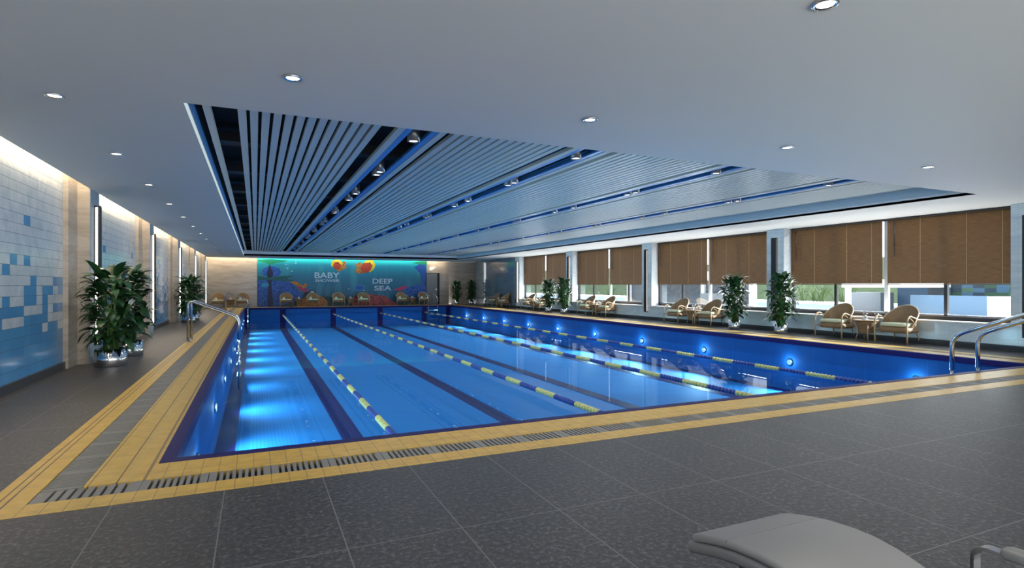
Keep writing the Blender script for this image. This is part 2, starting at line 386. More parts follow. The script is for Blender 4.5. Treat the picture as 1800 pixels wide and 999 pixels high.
for x in LANES: m.box(x-.15, x+.15, iy1-.012, iy1, ZB, -.10); m.box(x-.15, x+.15, iy0, iy0+.012, ZB, -.10)
m.box(ix0, ix0+.28, iy1-.012, iy1, ZB, -.10); m.box(ix1-.28, ix1, iy1-.012, iy1, ZB, -.10)
bp(m, 'lane_marking', M['navy'])
m = MB(); m.add([(ix0, iy0, ZW), (ix1, iy0, ZW), (ix1, iy1, ZW), (ix0, iy1, ZW)], [(0, 1, 2, 3)])
w = m.build('pool_water', M['water'], recalc=False); tag(w, 'still clear blue water filling the swimming pool', 'water', kind='stuff')

# grating panels
def grate(L=.385, W=GW-.012, n=8, pitch=.039, sw=.017):
    m = MB(); s0 = (L - (n-1)*pitch - sw)/2; z0, z1 = -.03, -.001; e = .0
    m.box(0, s0, 0, W, z0, z1); m.box(s0+(n-1)*pitch+sw, L, 0, W, z0, z1)
    for i in range(n-1): x = s0+i*pitch+sw; m.box(x, x+pitch-sw, 0, W, z0, z1)
    m.box(0, L, 0, .006, -.07, z0-.001); m.box(0, L, W-.006, W, -.07, z0-.001)
    return m
g0 = grate().build('drain_grate', M['grate']); corner = grate(.552, GW-.012, 8, .055, .018)
gl = {'near': ('grey slotted drain grate panel in the border along the near end of the pool', 'grate panels along the near end'),
      'left': ('grey slotted drain grate panel in the border along the left side of the pool', 'grate panels along the left side'),
      'right': ('grey slotted drain grate panel in the border along the window side of the pool', 'grate panels along the window side'),
      'far': ('grey slotted drain grate panel in the border along the far end of the pool', 'grate panels along the far end')}
def put_grate(src, x, y, rz, side, label=None):
    o = src.copy(); col.objects.link(o); o.location = (x, y, 0); o.rotation_euler = (0, 0, rz)
    if label: tag(o, label, 'drain grate')
    else: tag(o, gl[side][0], 'drain grate', gl[side][1])
    return o
gc = corner.build('drain_grate', M['grate']); gc.location = (GX0+.003, GY0+.006, 0); tag(gc, 'grey corner drain grate with wider slots at the near left pool corner', 'drain grate')
x = GX0+.003+.555
while x + .385 < GX1-.003: put_grate(g0, x, GY0+.006, 0, 'near'); x += .39
x = GX0+.003
while x + .385 < GX1: put_grate(g0, x, GY1-GW+.006, 0, 'far'); x += .39
y = GY0+GW+.003
while y + .385 < GY1-GW:
    put_grate(g0, GX0+GW-.006, y, PI/2, 'left'); put_grate(g0, GX1-.006, y, PI/2, 'right'); y += .39
bpy.data.objects.remove(g0)

# underwater lamps and their light
LY = [6.73+2.83*i for i in range(10)]
for side in ('left', 'right'):
    sx = ix0 if side == 'left' else ix1; d = 1 if side == 'left' else -1
    for i, yy in enumerate(LY):
        L = empty('underwater_lamp', (sx, yy, -.53))
        tag(L, f'underwater lamp on the {"window side" if side=="right" else "left side"} pool wall, {ORD[i]} from the near end', 'pool lamp', f'underwater lamps on the {side} pool wall')
        m = MB(); m.lathe([(.085, 0), (.085, d*.02), (.07, d*.028)], axis='x', seg=16); lr = m.build('lamp_ring', M['steel'], L)
        m = MB(); m.lathe([(.062, d*.029), (.05, d*.036)], axis='x', seg=16); m.build('lens', M['pool_on'], lr)
        ld = bpy.data.lights.new('pool_spot', 'SPOT'); ld.energy = 190; ld.color = (.45, .82, 1); ld.spot_size = R_ = math.radians(150); ld.spot_blend = 1; ld.shadow_soft_size = .05
        lo = bpy.data.objects.new('pool_spot', ld); col.objects.link(lo); lo.location = (sx + d*.13, yy, -.58)
        pl = bpy.data.lights.new('pool_glow', 'POINT'); pl.energy = 5 if side == 'right' else 2; pl.color = (.4, .8, 1); pl.shadow_soft_size = .05; po = bpy.data.objects.new('pool_glow', pl); col.objects.link(po); po.location = (sx + d*.11, yy, -.52)
        lo.rotation_euler = Vector((d, 0, -.30)).to_track_quat('-Z', 'Y').to_euler()

# lane ropes: floats on a line
def float_mesh(n=None):
    m = MB(); r = .043; w = .031
    m.lathe([(.012, -w), (r*.75, -w*.8), (r, -w*.35), (r, w*.35), (r*.75, w*.8), (.012, w)], axis='y', seg=12)
    return m
fy = float_mesh().build('float', M['yf']); fb = float_mesh().build('float', M['bf'])
names = ['leftmost lane rope', 'second lane rope from the left', 'third lane rope from the left', 'rightmost lane rope beside the window side']
for li, lx in enumerate(LANES):
    y0 = iy0+.05; y1 = iy1-.05; pitch = .0775; n = int((y1-y0-.1)/pitch)
    T = empty('lane_rope', (lx, y0, ZW)); tag(T, f'{names[li]}, banded pale yellow and blue floats on the water', 'lane rope', 'lane ropes on the pool')
    m = MB(); m.tube([(0, 0, 0), (0, y1-y0, 0)], .008, 6); m.build('cable', M['bf'], T)
    ms = MB()
    for k in range(n):
        yc = .06 + k*pitch; band = int((yc + .3*li)/.62) % 2
        if k < 100:
            c = (fy if band else fb).copy(); col.objects.link(c); c.parent = T; c.location = (0, yc, .004)
            c['label'] = 'pale yellow float' if band else 'blue float'
        else:
            ms.cur = band; r = .043; w = .031
            ms.lathe([(.012, -w), (r, -w*.5), (r, w*.5), (.012, w)], c=(0, yc, .004), axis='y', seg=8)
    o = ms.build('float', [M['bf'], M['yf']], T); o['kind'] = 'stuff'; o['label'] = 'far run of pale yellow and blue floats'
bpy.data.objects.remove(fy); bpy.data.objects.remove(fb)

# ------------------------------------------------------------------ ladders
def arc(p0, p1, p2, n=6):      # quadratic bend
    p0, p1, p2 = Vector(p0), Vector(p1), Vector(p2)
    return [p0*(1-t)**2 + p1*2*t*(1-t) + p2*t*t for t in [i/n for i in range(n+1)]]
def ladder(loc, rz, label, gap=.72, reach=1.0, top=.94, low=.50, depth=1.15, r=.028, rungs=True):
    # local +x points over the water; posts stand at x=0
    T = empty('pool_ladder', loc, rz); tag(T, label, 'pool ladder')
    for s in (-gap/2, gap/2):
        m = MB(); P = [(0, s, .004), (0, s, top-.14)] + arc((0, s, top-.14), (0, s, top), (.13, s, top-.05)) + arc((reach-.18, s, low+.08), (reach, s, low), (reach, s, low-.16)) + [(reach, s, .02)]
        m.tube(P, r, 12); m.build('handrail', M['steel'], T)
        m = MB(); m.tube([(reach, s, .04), (reach, s, -depth)], r*.66, 10); m.build('upright', M['steel2'], T)
        m = MB(); m.lathe([(.06, 0.002), (.06, .012), (.035, .02)], c=(0, s, 0), seg=16); m.build('floor_flange', M['steel'], T)
    if rungs:
        for z in (-.30, -.58, -.86):
            m = MB(); m.box(reach-.045, reach+.045, -gap/2, gap/2, z-.014, z+.014); m.build('step', M['steel2'], T)
ladder((-1.40, 15.2, 0), 0, 'steel pool ladder with curved handrails, the nearer one on the left side', .74, 1.04, .955, .53)
ladder((-1.40, 32.7, 0), 0, 'steel pool ladder with curved handrails, the farther one on the left side', .74, 1.04, .955, .53)
ladder((9.93, 4.04, 0), PI/2, 'large steel pool ladder handrails at the near end of the pool, right side', .68, 1.04, .955, .53, r=.031)
ladder((10.38, 36.2, 0), -PI/2, 'small steel pool ladder with steps at the far end of the pool', .62, .95, .80, .45, r=.022)

# ------------------------------------------------------------------ left wall
XB = WLX
tag(B('wall_left', M['tiles'], (XB-.2, XB, NEAR, FWY+.2, .115, 3.35)), 'left wall of blue and white mosaic tiles in panels between marble pilasters', 'wall', kind='structure')
tag(B('baseboard_left', plain('dark_stone_skirting', (.06, .065, .075), .35), (XB-.2, XB+.035, NEAR, FWY+.2, 0, .115)), 'dark stone skirting at the foot of the tiled left wall', 'skirting', kind='structure')
for k in range(0, 7):
    yc = PIT*k
    m = MB(); m.cur = 0
    for a, b in ((-.78, -.295), (.295, .78)): m.box(XB, XB+.07, yc+a, yc+b, 0, 3.3)
    m.box(XB, EDGE_L-.015, yc-.295, yc+.295, 0, 3.3)
    m.cur = 1; m.box(EDGE_L-.015, EDGE_L+.005, yc-.295, yc+.295, 0, ZC-.001)
    o = m.build('trim_%d' % (k+1), [M['beige'], M['greypier']]); tag(o, 'beige marble pilaster on the left wall', 'pilaster', kind='structure')

def wall_light(x, y, d, label, group):
    T = empty('wall_light', (x, y, 0)); tag(T, label, 'wall light', group)
    z0, z1 = .284, 2.645
    m = MB(); m.box(min(0, d*.012), max(0, d*.012), -.075, .075, z0, z1); m.build('back_plate', M['black'], T)
    a, b = sorted((d*.012, d*.052)); m = MB(); m.box(a, b, -.040, .040, z0+.03, z1-.03); m.build('light_tube', M['strip_on'], T)
    a, b = sorted((d*.052, d*.078)); m = MB(); m.box(a, b, -.075, .075, z0, z1); m.build('front_cover', M['black'], T)
for k in range(1, 7):
    wall_light(EDGE_L+.005, PIT*k+.02, 1, f'tall slim wall light glowing white on the left wall, {ORD[k-2]} from the camera', 'vertical lights on the left wall') if k > 1 else None
for k in range(1, 6):
    wall_light(WRX, PIT*k, -1, f'tall black wall light on the window side, {ORD[k-1]} from the right', 'vertical lights on the window piers')

# ------------------------------------------------------------------ far wall and mural
tag(B('wall_back', M['beige'], (XB-.2, 12.1, FWY, FWY+.2, 0, 3.35), (12.1, 15.8, FWY+.5, FWY+.7, 0, 3.35)), 'beige marble wall at the far end of the hall', 'wall', kind='structure')
th = math.atan2(451, 998); S_, C_ = math.sin(th), math.cos(th)
def mp(px, py, Y=FWY-.03):
    a = (px-900)/998; b = -(py-501.5)/998; dx, dy = S_+a*C_, C_-a*S_; t = Y/dy
    return (dx*t, CAM_H+b*t)
mur = B('wall_mural', M['mural'], (.09, 10.53, FWY-.025, FWY, .04, 3.2)); tag(mur, 'undersea wall mural of coral, orange fish and reef in turquoise water', 'mural')
def shape(name, pts, mat, lift=.004, label=None):
    m = MB(); y = FWY-.025; m.poly([mp(*p) for p in pts], y-lift, y)
    o = m.build(name, mat, mur)
    if label: o['label'] = label
    return o
def blob(cx, cy, rx, ry, n=20, jag=0, seed=1):
    rnd = random.Random(seed); return [(cx+rx*math.cos(2*PI*i/n)*(1-jag*rnd.random()), cy+ry*math.sin(2*PI*i/n)*(1-jag*rnd.random())) for i in range(n)]
reefblue = mat_reef('blue_coral_print', (.01, .02, .14), (.03, .14, .52), 9); reefdark = mat_reef('dark_seabed_print', (.006, .02, .04), (.03, .09, .10), 12)
reefred = mat_reef('red_reef_print', (.12, .012, .02), (.48, .07, .07), 7); green = plain('sea_green_print', (.01, .26, .13), .4); teal = plain('deep_teal_print', (.01, .12, .13), .4)
orange = mat_reef('orange_coral_print', (.30, .05, .03), (.62, .24, .04), 10); yellowp = plain('yellow_fish_print', (.85, .55, .02), .4); redp = plain('red_fish_print', (.55, .06, .02), .4)
pinkp = plain('pink_coral_print', (.55, .03, .12), .4); whitep = plain('pale_blue_letter_print', (.55, .70, .78), .4); darkp = plain('dark_creature_print', (.02, .02, .07), .4)
bluep = plain('mid_blue_print', (.02, .10, .40), .4); gapp = plain('blue_oval_print', (.03, .30, .55), .4)
shape('seabed', [(453, 540), (453, 524), (480, 519), (510, 522), (530, 518), (556, 524), (575, 521), (600, 530), (640, 528), (690, 533), (749, 525), (749, 540)], reefdark, .003)
shape('coral_mound', [(453, 539), (453, 493), (470, 490), (492, 493), (512, 497), (520, 508), (530, 515), (533, 522), (524, 530), (500, 536), (480, 539)], reefblue, .005)
shape('coral_crown', blob(476, 478, 21, 11, 26, .3, 3), reefblue, .006)
shape('coral_trunk', [(470, 540), (471, 500), (469, 480), (474, 464), (480, 480), (477, 500), (481, 540)], darkp, .007)
shape('leaf_band', [(453, 485), (470, 488), (492, 486), (517, 484), (505, 490), (522, 495), (490, 494), (470, 492), (453, 493)], teal, .008)
shape('leaf_band', [(453, 456.5), (475, 456), (506, 458), (498, 461), (487, 462), (474, 466), (465, 462), (453, 459)], green, .008)
shape('coral_opening', blob(466, 501, 7, 4, 18), gapp, .009)
shape('coral_branch', [(510, 496), (517, 494), (527, 498), (533, 503), (536, 498), (540, 500), (539, 505), (530, 508), (522, 503)], orange, .006)
shape('coral_branch', [(522, 505), (528, 503), (533, 508), (541, 507), (540, 513), (530, 512)], pinkp, .007)
for cx, cy, rx, ry in ((549, 515, 7, 5), (539, 517, 5, 4)):
    shape('sea_creature', blob(cx, cy, rx, ry, 18), darkp, .008)
shape('creature_eyes', blob(549, 513.5, 3.5, 1.6, 14), whitep, .010)
shape('reef_rock', [(520, 539), (527, 528), (540, 522), (556, 518), (568, 523), (576, 530), (575, 538)], orange, .005)
shape('red_reef', [(618, 538), (618, 525), (628, 518), (645, 516), (663, 519), (676, 520), (690, 530), (704, 538)], reefred, .006)
shape('red_reef', [(576, 539), (584, 528), (600, 524), (616, 528), (622, 539)], reefdark, .006)
shape('right_coral', [(706, 520), (712, 508), (722, 503), (735, 500), (749, 498), (749, 527), (728, 523)], reefblue, .006)
shape('right_coral', [(692, 509), (702, 506), (711, 502), (716, 505), (706, 511), (696, 511)], pinkp, .007)
shape('right_coral', [(728, 470), (738, 464), (749, 462), (749, 500), (742, 497), (738, 480)], bluep, .005)
shape('leaf_band', [(724, 462), (740, 459.5), (750, 459.5), (750, 466), (737, 465)], green, .009)
def fish(pts_body, pts_belly, pts_tail, eye):
    shape('fish_fin', pts_tail, orange, .008); shape('fish_body', pts_body, yellowp, .010); shape('fish_face', pts_belly, redp, .012); shape('fish_eye', blob(*eye), darkp, .014)
fish([(582, 468), (583, 460), (589, 456.5), (597, 457), (602, 463), (600, 470), (592, 472)], [(585, 468), (588, 461), (595, 461), (601, 467), (597, 473), (590, 474)],
     [(598, 466), (604, 459), (609, 461), (607, 466), (610, 471), (603, 474), (596, 478), (590, 473)], (593, 463, 1.4, 1.4, 10))
fish([(637, 467), (641, 460), (648, 457), (656, 458), (660, 466), (657, 474), (650, 479)], [(633, 473), (638, 463), (648, 462), (655, 466), (652, 474), (646, 480), (638, 478)],
     [(640, 470), (634, 461), (624, 465), (628, 471), (623, 476), (630, 482), (641, 480)], (650, 463, 1.6, 1.4, 10))
shape('ring_shape', blob(632, 506, 10, 5, 24), gapp, .005); shape('heart_shape', blob(632, 506, 8, 3.8, 20), bluep, .007)
for bx, by in ((503, 465), (520, 463), (513, 477), (505, 472), (613, 508), (640, 511), (520, 459)):
    shape('bubble', blob(bx, by, 1.6, .8, 8), whitep, .005)
def text(s, px0, px1, py0, py1, mat):
    cu = bpy.data.curves.new('lettering', 'FONT'); cu.body = s; cu.extrude = .002; cu.offset = .018
    o = bpy.data.objects.new('lettering', cu); col.objects.link(o); dg = bpy.context.evaluated_depsgraph_get(); me = bpy.data.meshes.new_from_object(o.evaluated_get(dg))
    bpy.data.objects.remove(o); xs = [v.co.x for v in me.vertices]; ys = [v.co.y for v in me.vertices]
    x0, z1 = mp(px0, py0); x1, z0 = mp(px1, py1)
    for v in me.vertices:
        u = (v.co.x-min(xs))/(max(xs)-min(xs)); w_ = (v.co.y-min(ys))/(max(ys)-min(ys)); d = v.co.z
        v.co = (x0+(x1-x0)*u, FWY-.031-d, z0+(z1-z0)*w_)
    me.materials.append(mat); t = bpy.data.objects.new('lettering', me); col.objects.link(t); t.parent = mur; t['label'] = f'pale lettering reading {s}'
text('BABY', 553, 597, 479, 489.5, whitep); text('SHOWER', 554, 597, 491, 496, whitep)
text('DEEP', 655, 690, 490, 499, whitep); text('SEA', 658, 688, 502.5, 511, whitep)
# door and pale post right of the mural
d = B('door_1', M['black'], (10.50, 11.42, FWY-.05, FWY-.001, .001, 2.13)); tag(d, 'grey service door in dark frame right of the mural', 'door', kind='structure')
B('door_panel', plain('grey_door_paint', (.20, .22, .24), .3), (10.53, 11.25, FWY-.07, FWY-.05, .01, 2.10), parent=d)
B('door_handle', M['steel'], (11.17, 11.20, FWY-.10, FWY-.07, .95, 1.10), parent=[c for c in d.children if c.name.startswith('door_panel')][0])

# ------------------------------------------------------------------ ceiling
tag(B('ceiling', M['ceiling'],
  (EDGE_L, CX0, NEAR, 36.5, ZC, ZC+.1), (CX1, WRX+.45, NEAR, 36.5, ZC, ZC+.1), (CX0, CX1, NEAR, CY0, ZC, ZC+.1), (CX0, CX1, CY1, 36.5, ZC, ZC+.1),
  (11.95, 16, 36.5, FWY+.6, ZC, ZC+.1), (WRX+.45, 16, 35.5, 36.5, ZC, ZC+.1)), 'smooth white suspended ceiling with a long slatted recess over the pool', 'ceiling', kind='structure')
# closing lids above the light slots and above the recess
tag(B('trim_20', M['ceiling'], (XB-.2, EDGE_L+.2, NEAR, FWY+.2, 3.35, 3.42), (XB-.2, 12.3, 36.3, FWY+.2, 3.35, 3.42), (12.0, 16, 36.3, FWY+.7, 3.35, 3.42),
   (EDGE_L+.12, EDGE_L+.2, NEAR, 36.4, ZC+.1, 3.35), (EDGE_L+.12, 11.95, 36.3, 36.4, ZC+.1, 3.35)), 'white lining of the light slot above the walls', 'ceiling slot', kind='structure')
rec = empty('slatted_ceiling', ((CX0+CX1)/2, (CY0+CY1)/2, ZS)); tag(rec, 'long slatted metal ceiling panel with blue strips recessed above the pool', 'slatted ceiling')
def cp(mb, name, mat, label=None):
    o = mb.build(name, mat); o.parent = rec; o.matrix_parent_inverse = Matrix.Translation(-rec.location)
    if label: o['label'] = label
    return o
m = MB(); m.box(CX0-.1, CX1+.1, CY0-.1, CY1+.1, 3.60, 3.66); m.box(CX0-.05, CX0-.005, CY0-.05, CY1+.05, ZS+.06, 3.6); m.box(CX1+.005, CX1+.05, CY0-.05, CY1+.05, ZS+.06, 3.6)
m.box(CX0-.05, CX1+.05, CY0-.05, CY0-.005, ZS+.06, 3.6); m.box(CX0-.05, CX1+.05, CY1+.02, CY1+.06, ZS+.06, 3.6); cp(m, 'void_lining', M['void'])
m = MB(); y = CY0+1.0
while y < CY1: m.box(CX0, CX1, y, y+.30, 3.36, 3.50); y += 2.35
cp(m, 'support_beam', M['duct'], 'dark beam above the slats')
m = MB(); m.box(CX0-.02, CX0, CY0, CY1, ZC+.001, ZC+.085); cp(m, 'led_edge_strip', emit('led_edge_glow', (.78, .93, 1), .62), 'pale glowing edge strip'); m = MB(); m.box(CX1, CX1+.02, CY0, CY1, ZC+.001, ZC+.05); cp(m, 'edge_lip', M['lip'])  # glow added to the left recess lip so that it reads bright
m = MB(); m.box(CX0-.02, CX0-.001, CY0, CY1, ZC+.09, ZS+.05); cp(m, 'blue_side_panel', M['bluemetal'])
m = MB(); m.box(CX1+.001, CX1+.02, CY0, CY1, ZC+.062, ZS+.05)
for i in range(5): z = ZC+.085+i*.036; m.box(CX1-.004, CX1+.001, CY0, CY1, z, z+.026)
cp(m, 'side_panel', plain('steel_blue_metal', (.55, .66, .72), .3, 0))
m = MB(); m.box(CX0, CX1, CY1, CY1+.02, ZC+.001, ZS+.06); m.box(CX0, CX1, CY0-.02, CY0, ZC+.001, ZS+.06); cp(m, 'end_panel', M['reveal'])
C4 = [1.81, 4.17, 6.79, 9.46]
groups = [(-.171, 13, .1175), (2.20, 13, .1205), (4.58, 15, .1215), (7.20, 15, .1250), (9.87, 13, .1215)]
for gi, (x0, n, p) in enumerate(groups):
    m = MB()
    for i in range(n): m.box(x0+i*p, x0+i*p+p*.69, CY0, CY1, ZS, ZS+.05)
    if gi == 0: m.box(-.496, -.422, CY0, CY1, ZS, ZS+.05)
    cp(m, 'slat_panel', M['slat'])
for c in C4:
    m = MB()
    for s in (-1, 1):
        a, b = sorted((c+s*.205, c+s*.295)); m.box(a, b, CY0, CY1, ZS, ZS+.05)
    cp(m, 'slat_panel', M['slat'])
    m = MB()
    for s in (-1, 1):
        a, b = sorted((c+s*.118, c+s*.198)); m.box(a, b, CY0, CY1, ZS+.005, ZS+.03); a, b = sorted((c+s*.192, c+s*.198)); m.box(a, b, CY0, CY1, ZS+.03, ZS+.12)
    cp(m, 'blue_strip', M['bluemetal'])
# surface lamps in the four dark channels
def slot_lamp(x, y):
    T = empty('spot_lamp', (x, y, ZS+.05))
    m = MB(); m.lathe([(.072, .12), (.078, .11), (.078, -.075), (.060, -.078), (.058, -.06)], seg=16); lb = m.build('lamp_body', M['lampbody'], T)
    m = MB(); m.lathe([(.056, -.058), (.056, -.066), (.02, -.070)], seg=14); m.build('lens', M['lamp_on'], lb)
    return T
lp = None; ys = []
for k in range(10):
    cy = 6.55+2.72*k; dlt = .46 if k % 2 == 0 else .13; ys += [cy-dlt, cy+dlt]
ys = [y for y in ys if y < CY1-.2]
cn = ['leftmost', 'second', 'third', 'rightmost']
for ci, c in enumerate(C4):
    for i, y in enumerate(ys):
        if lp is None: lp = slot_lamp(c, y); o = lp
        else: o = copy_tree(lp); o.location = (c, y, ZS+.05)
        tag(o, f'ceiling spot lamp in the {cn[ci]} dark slot, {ORD[i]} from the near end', 'spot lamp', f'spot lamps in the {cn[ci]} ceiling slot')
# recessed downlights
def downlight(x, y):
    T = empty('downlight', (x, y, ZC))
    m = MB(); m.lathe([(.075, -.001), (.072, -.012), (.055, -.012), (.050, -.002)], seg=20); m.build('trim_ring', M['chrome'], T)
    m = MB(); m.lathe([(.048, -.002), (.048, -.006)], seg=18); m.build('lens', M['lamp_on'], T); return T
dl = None
pts = [(-1.53, 5.90+2.31*k, f'{ORD[k]} from the camera in the row above the left walkway') for k in range(13)]
pts += [(.26, 4.65, 'leftmost in the row along the near edge of the slatted recess'), (2.92, 4.65, 'second from left in the row along the near recess edge'), (5.58, 4.65, 'second from right in the row along the near recess edge'), (8.23, 4.65, 'rightmost in the row along the near recess edge'), (2.93, 2.19, 'alone at the top edge of the photo')]
for x, y, t in pts:
    if dl is None: dl = downlight(x, y); o = dl
    else: o = copy_tree(dl); o.location = (x, y, ZC)
    tag(o, f'small round recessed downlight, {t}', 'downlight', 'recessed downlights in the flat ceiling')

# ------------------------------------------------------------------ right wall, windows, blinds
bays = [1, 2, 3, 4]
boxes = [(WRX, WRX+.4, NEAR, 29.35, 0, .50)]
tag(B('wall_right', [M['bluemarble']], *boxes), 'pale blue marble sill wall below the windows', 'wall', kind='structure')
tag(B('trim_21', M['outwhite'], (WRX-.012, WRX+.4, NEAR, 28.86, .50, .53)), 'white window sill ledge along the right wall', 'sill', kind='structure')
tag(B('baseboard_right', plain('dark_plinth_stone', (.045, .055, .065), .25), (WRX-.03, WRX, NEAR, 35.7, 0, .12)), 'dark stone skirting along the window wall', 'skirting', kind='structure')
for k in range(0, 6):
    yc = PIT*k; m = MB(); m.box(WRX, WRX+.02, yc-.29, yc+.29, .0 if 0 else .53, ZC-.001); m.cur = 1; m.box(WRX+.02, WRX+.4, yc-.289, yc+.289, .531, ZC-.001)
    o = m.build('trim_%d' % (30+k), [M['bluemarble'], M['speck']]); tag(o, 'pale marble window pier on the right wall', 'pier', kind='structure')
tag(B('wall_right_far', M['greymarble'], (WRX, WRX+.4, 29.44, 35.7, 0, ZC-.001)), 'polished grey marble wall beyond the last window', 'wall', kind='structure')
tag(B('wall_right_recess', M['beige'], (15.6, 15.8, 35.5, FWY+.6, 0, ZC), (WRX+.4, 15.6, 35.5, 35.7, 0, ZC)), 'beige marble side of the recess behind the plants', 'wall', kind='structure')
frameB = M['black']; wposts = plain('pale_mullion_paint', (.60, .62, .60), .4)
def slat_blind(name, y0, y1, label, x=13.79):
    T = empty('bamboo_blind', (x, (y0+y1)/2, 1.31)); tag(T, label, 'window blind', 'brown bamboo blinds on the windows')
    h = 1.56; w = (y1-y0)/2; m = MB(); n = 52
    for i in range(n):
        z = .03+i*(h-.06)/n; m.add([(-.012, -w, z+.0), (-.012, w, z+.0), (.010, w, z+.034), (.010, -w, z+.034), (-.0105, -w, z-.002), (-.0105, w, z-.002), (.0115, w, z+.032), (.0115, -w, z+.032)],
              [(0, 1, 2, 3), (7, 6, 5, 4), (0, 3, 7, 4), (1, 5, 6, 2), (0, 4, 5, 1), (3, 2, 6, 7)])
    m.build('slats', M['blind'], T)
    m = MB(); m.box(-.025, .02, -w, w, h-.03, h); m.build('headrail', plain('dark_brown_rail', (.05, .03, .02), .4) if 'rail' not in M else M['rail'], T)
    m = MB(); m.box(-.018, .014, -w, w, 0, .022); m.build('bottom_rail', M['blind'], T)
    for f in (-.80, -.30, .42, ):
        m = MB(); m.box(-.0165, -.0135, w*f-.004, w*f+.004, .02, h-.02); m.build('cord', M['cord'], T)
    m = MB(); m.tube([(-.035, w*.86, h-.06), (-.035, w*.86, h-.90)], .012, 8); m.tube([(-.035, w*.74, h-.05), (-.035, w*.74, h-.92)], .003, 6); m.build('wand', M['black'], T)
wn_ = 0
pos_n = {1: 'nearest', 2: 'second nearest', 3: 'third nearest', 4: 'farthest'}
M['rail'] = plain('dark_brown_rail', (.05, .03, .02), .4)
for k in bays:
    y0 = PIT*k+.29; y1 = PIT*(k+1)-.29; yc = (y0+y1)/2
    T = empty('window_%d' % k, (WRX+.34, yc, .53)); tag(T, f'wide window with black frame on the right wall, {pos_n[k]} in view', 'window', kind='structure')
    hw = (y1-y0)/2; H_ = ZC-.53
    m = MB(); m.box(-.02, .05, -hw, hw, 0, .12); m.box(-.02, .05, -hw, hw, H_-.05, H_-.002); m.box(-.02, .05, -hw, -hw+.08, .09, H_-.05); m.box(-.02, .05, hw-.08, hw, .09, H_-.05)
    for yy in (-1.30, 1.30): m.box(-.02, .05, yy-.035, yy+.035, .09, H_-.05)
    wf = m.build('window_frame', frameB, T)
    m = MB(); m.box(-.0, .06, -.05, .05, .09, H_-.05); m.build('center_mullion', wposts, T)
    m = MB(); m.box(.015, .019, -hw+.08, hw-.08, .09, H_-.05); m.build('glass_pane', M['glass'], wf)
    slat_blind('b', yc+.06, y1-.005, f'half-lowered brown bamboo blind, left half of the {pos_n[k]} window')
    slat_blind('b', y0+.005, yc-.06, f'half-lowered brown bamboo blind, right half of the {pos_n[k]} window')
# shared nearest bay (outside the frame) is closed by wall
B('wall_right_near', M['bluemarble'], (WRX, WRX+.4, NEAR, PIT-.29, .53, ZC-.001)); tag(bpy.data.objects['wall_right_near'], 'pale marble wall right of the nearest pier', 'wall', kind='structure')

# ------------------------------------------------------------------ armchairs, tables
def make_chair():
    T = empty('rattan_armchair')
    m = MB(); m.rbox(-.32, .32, -.25, .25, .24, .375, .09, 4); m.build('seat_apron', M['rattan'], T)
    m = MB(); m.rbox(-.295, .295, -.255, .20, .378, .455, .08, 4); m.build('cushion', M['cushion'], T)
    A = 1.95
    def top(t): return .50 + .33*max(0, math.cos(t*.78))**1.6
    def rim(t, f):      # f 0 bottom .. 1 top
        zt = top(t) - (.10 if abs(t) > 1.5 else 0)*(abs(t)-1.5)/.45
        fl = 1+.16*f
        return Vector((.322*math.sin(t)*fl*(1-.06*f), .0+.27*math.cos(t)*fl + .03*f, .36+(zt-.36)*f))
    m = MB()
    def outer(u, v): return rim(-A+2*A*u, v)
    def inner(u, v):
        p = rim(-A+2*A*u, v); t = -A+2*A*u; return p - Vector((math.sin(t)*.018, math.cos(t)*.018, 0))
    m.grid(outer, 26, 6); m.grid(inner, 26, 6); m.build('backrest', M['rattan'], T, recalc=False)
    # rolled arm and back rail running down into the front legs
    P = [Vector((-.355, -.30, .0)), Vector((-.355, -.30, .46))] + arc((-.355, -.30, .46), (-.355, -.30, .60), (-.35, -.16, .615), 5)
    back = [rim(-A*.80+2*A*.80*i/22, 1) + Vector((0, .004, .008)) for i in range(23)]
    back[0].x = -.352; back[-1].x = .352
    P2 = [Vector((-p.x, p.y, p.z)) for p in reversed(P)]
    m = MB(); m.tube([P[1]] + P[2:] + back + P2[:-1], .017, 8); m.build('arm_rail', M['cane'], T)
    for s in (-1, 1):
        m = MB(); m.tube([(s*.355, -.30, 0), (s*.355, -.30, .465)], .017, 8); m.build('leg', M['cane'], T)
        m = MB(); m.tube([(s*.27, .30, 0), (s*.25, .24, .20), (s*.24, .21, .36)], [.013, .015, .016], 8); m.build('leg', M['cane'], T)
    m = MB(); m.tube([(-.355, -.30, .31), (-.30, -.235, .31)], .011, 6); m.tube([(.355, -.30, .31), (.30, -.235, .31)], .011, 6)
    m.tube([(-.355, -.26, .612), (-.335, -.05, .50), (-.325, .02, .38)], .010, 6); m.tube([(.355, -.26, .612), (.335, -.05, .50), (.325, .02, .38)], .010, 6)
    m.build('brace', M['cane'], T)
    return T
def make_table():
    T = empty('rattan_table')
    m = MB(); m.lathe([(.25, .445), (.265, .452), (.265, .470), (.255, .476)], seg=28); m.build('table_top', M['rattan'], T)
    m = MB(); m.lathe([(.15, .16), (.155, .17), (.17, .26), (.205, .38), (.24, .444)], seg=24); m.build('basket_body', M['rattan'], T)
    for i in range(4):
        a = PI/4+i*PI/2; m = MB(); m.tube([(.215*math.cos(a), .215*math.sin(a), 0), (.16*math.cos(a), .16*math.sin(a), .18), (.20*math.cos(a), .20*math.sin(a), .40)], .014, 8); m.build('leg', M['cane'], T)
    return T
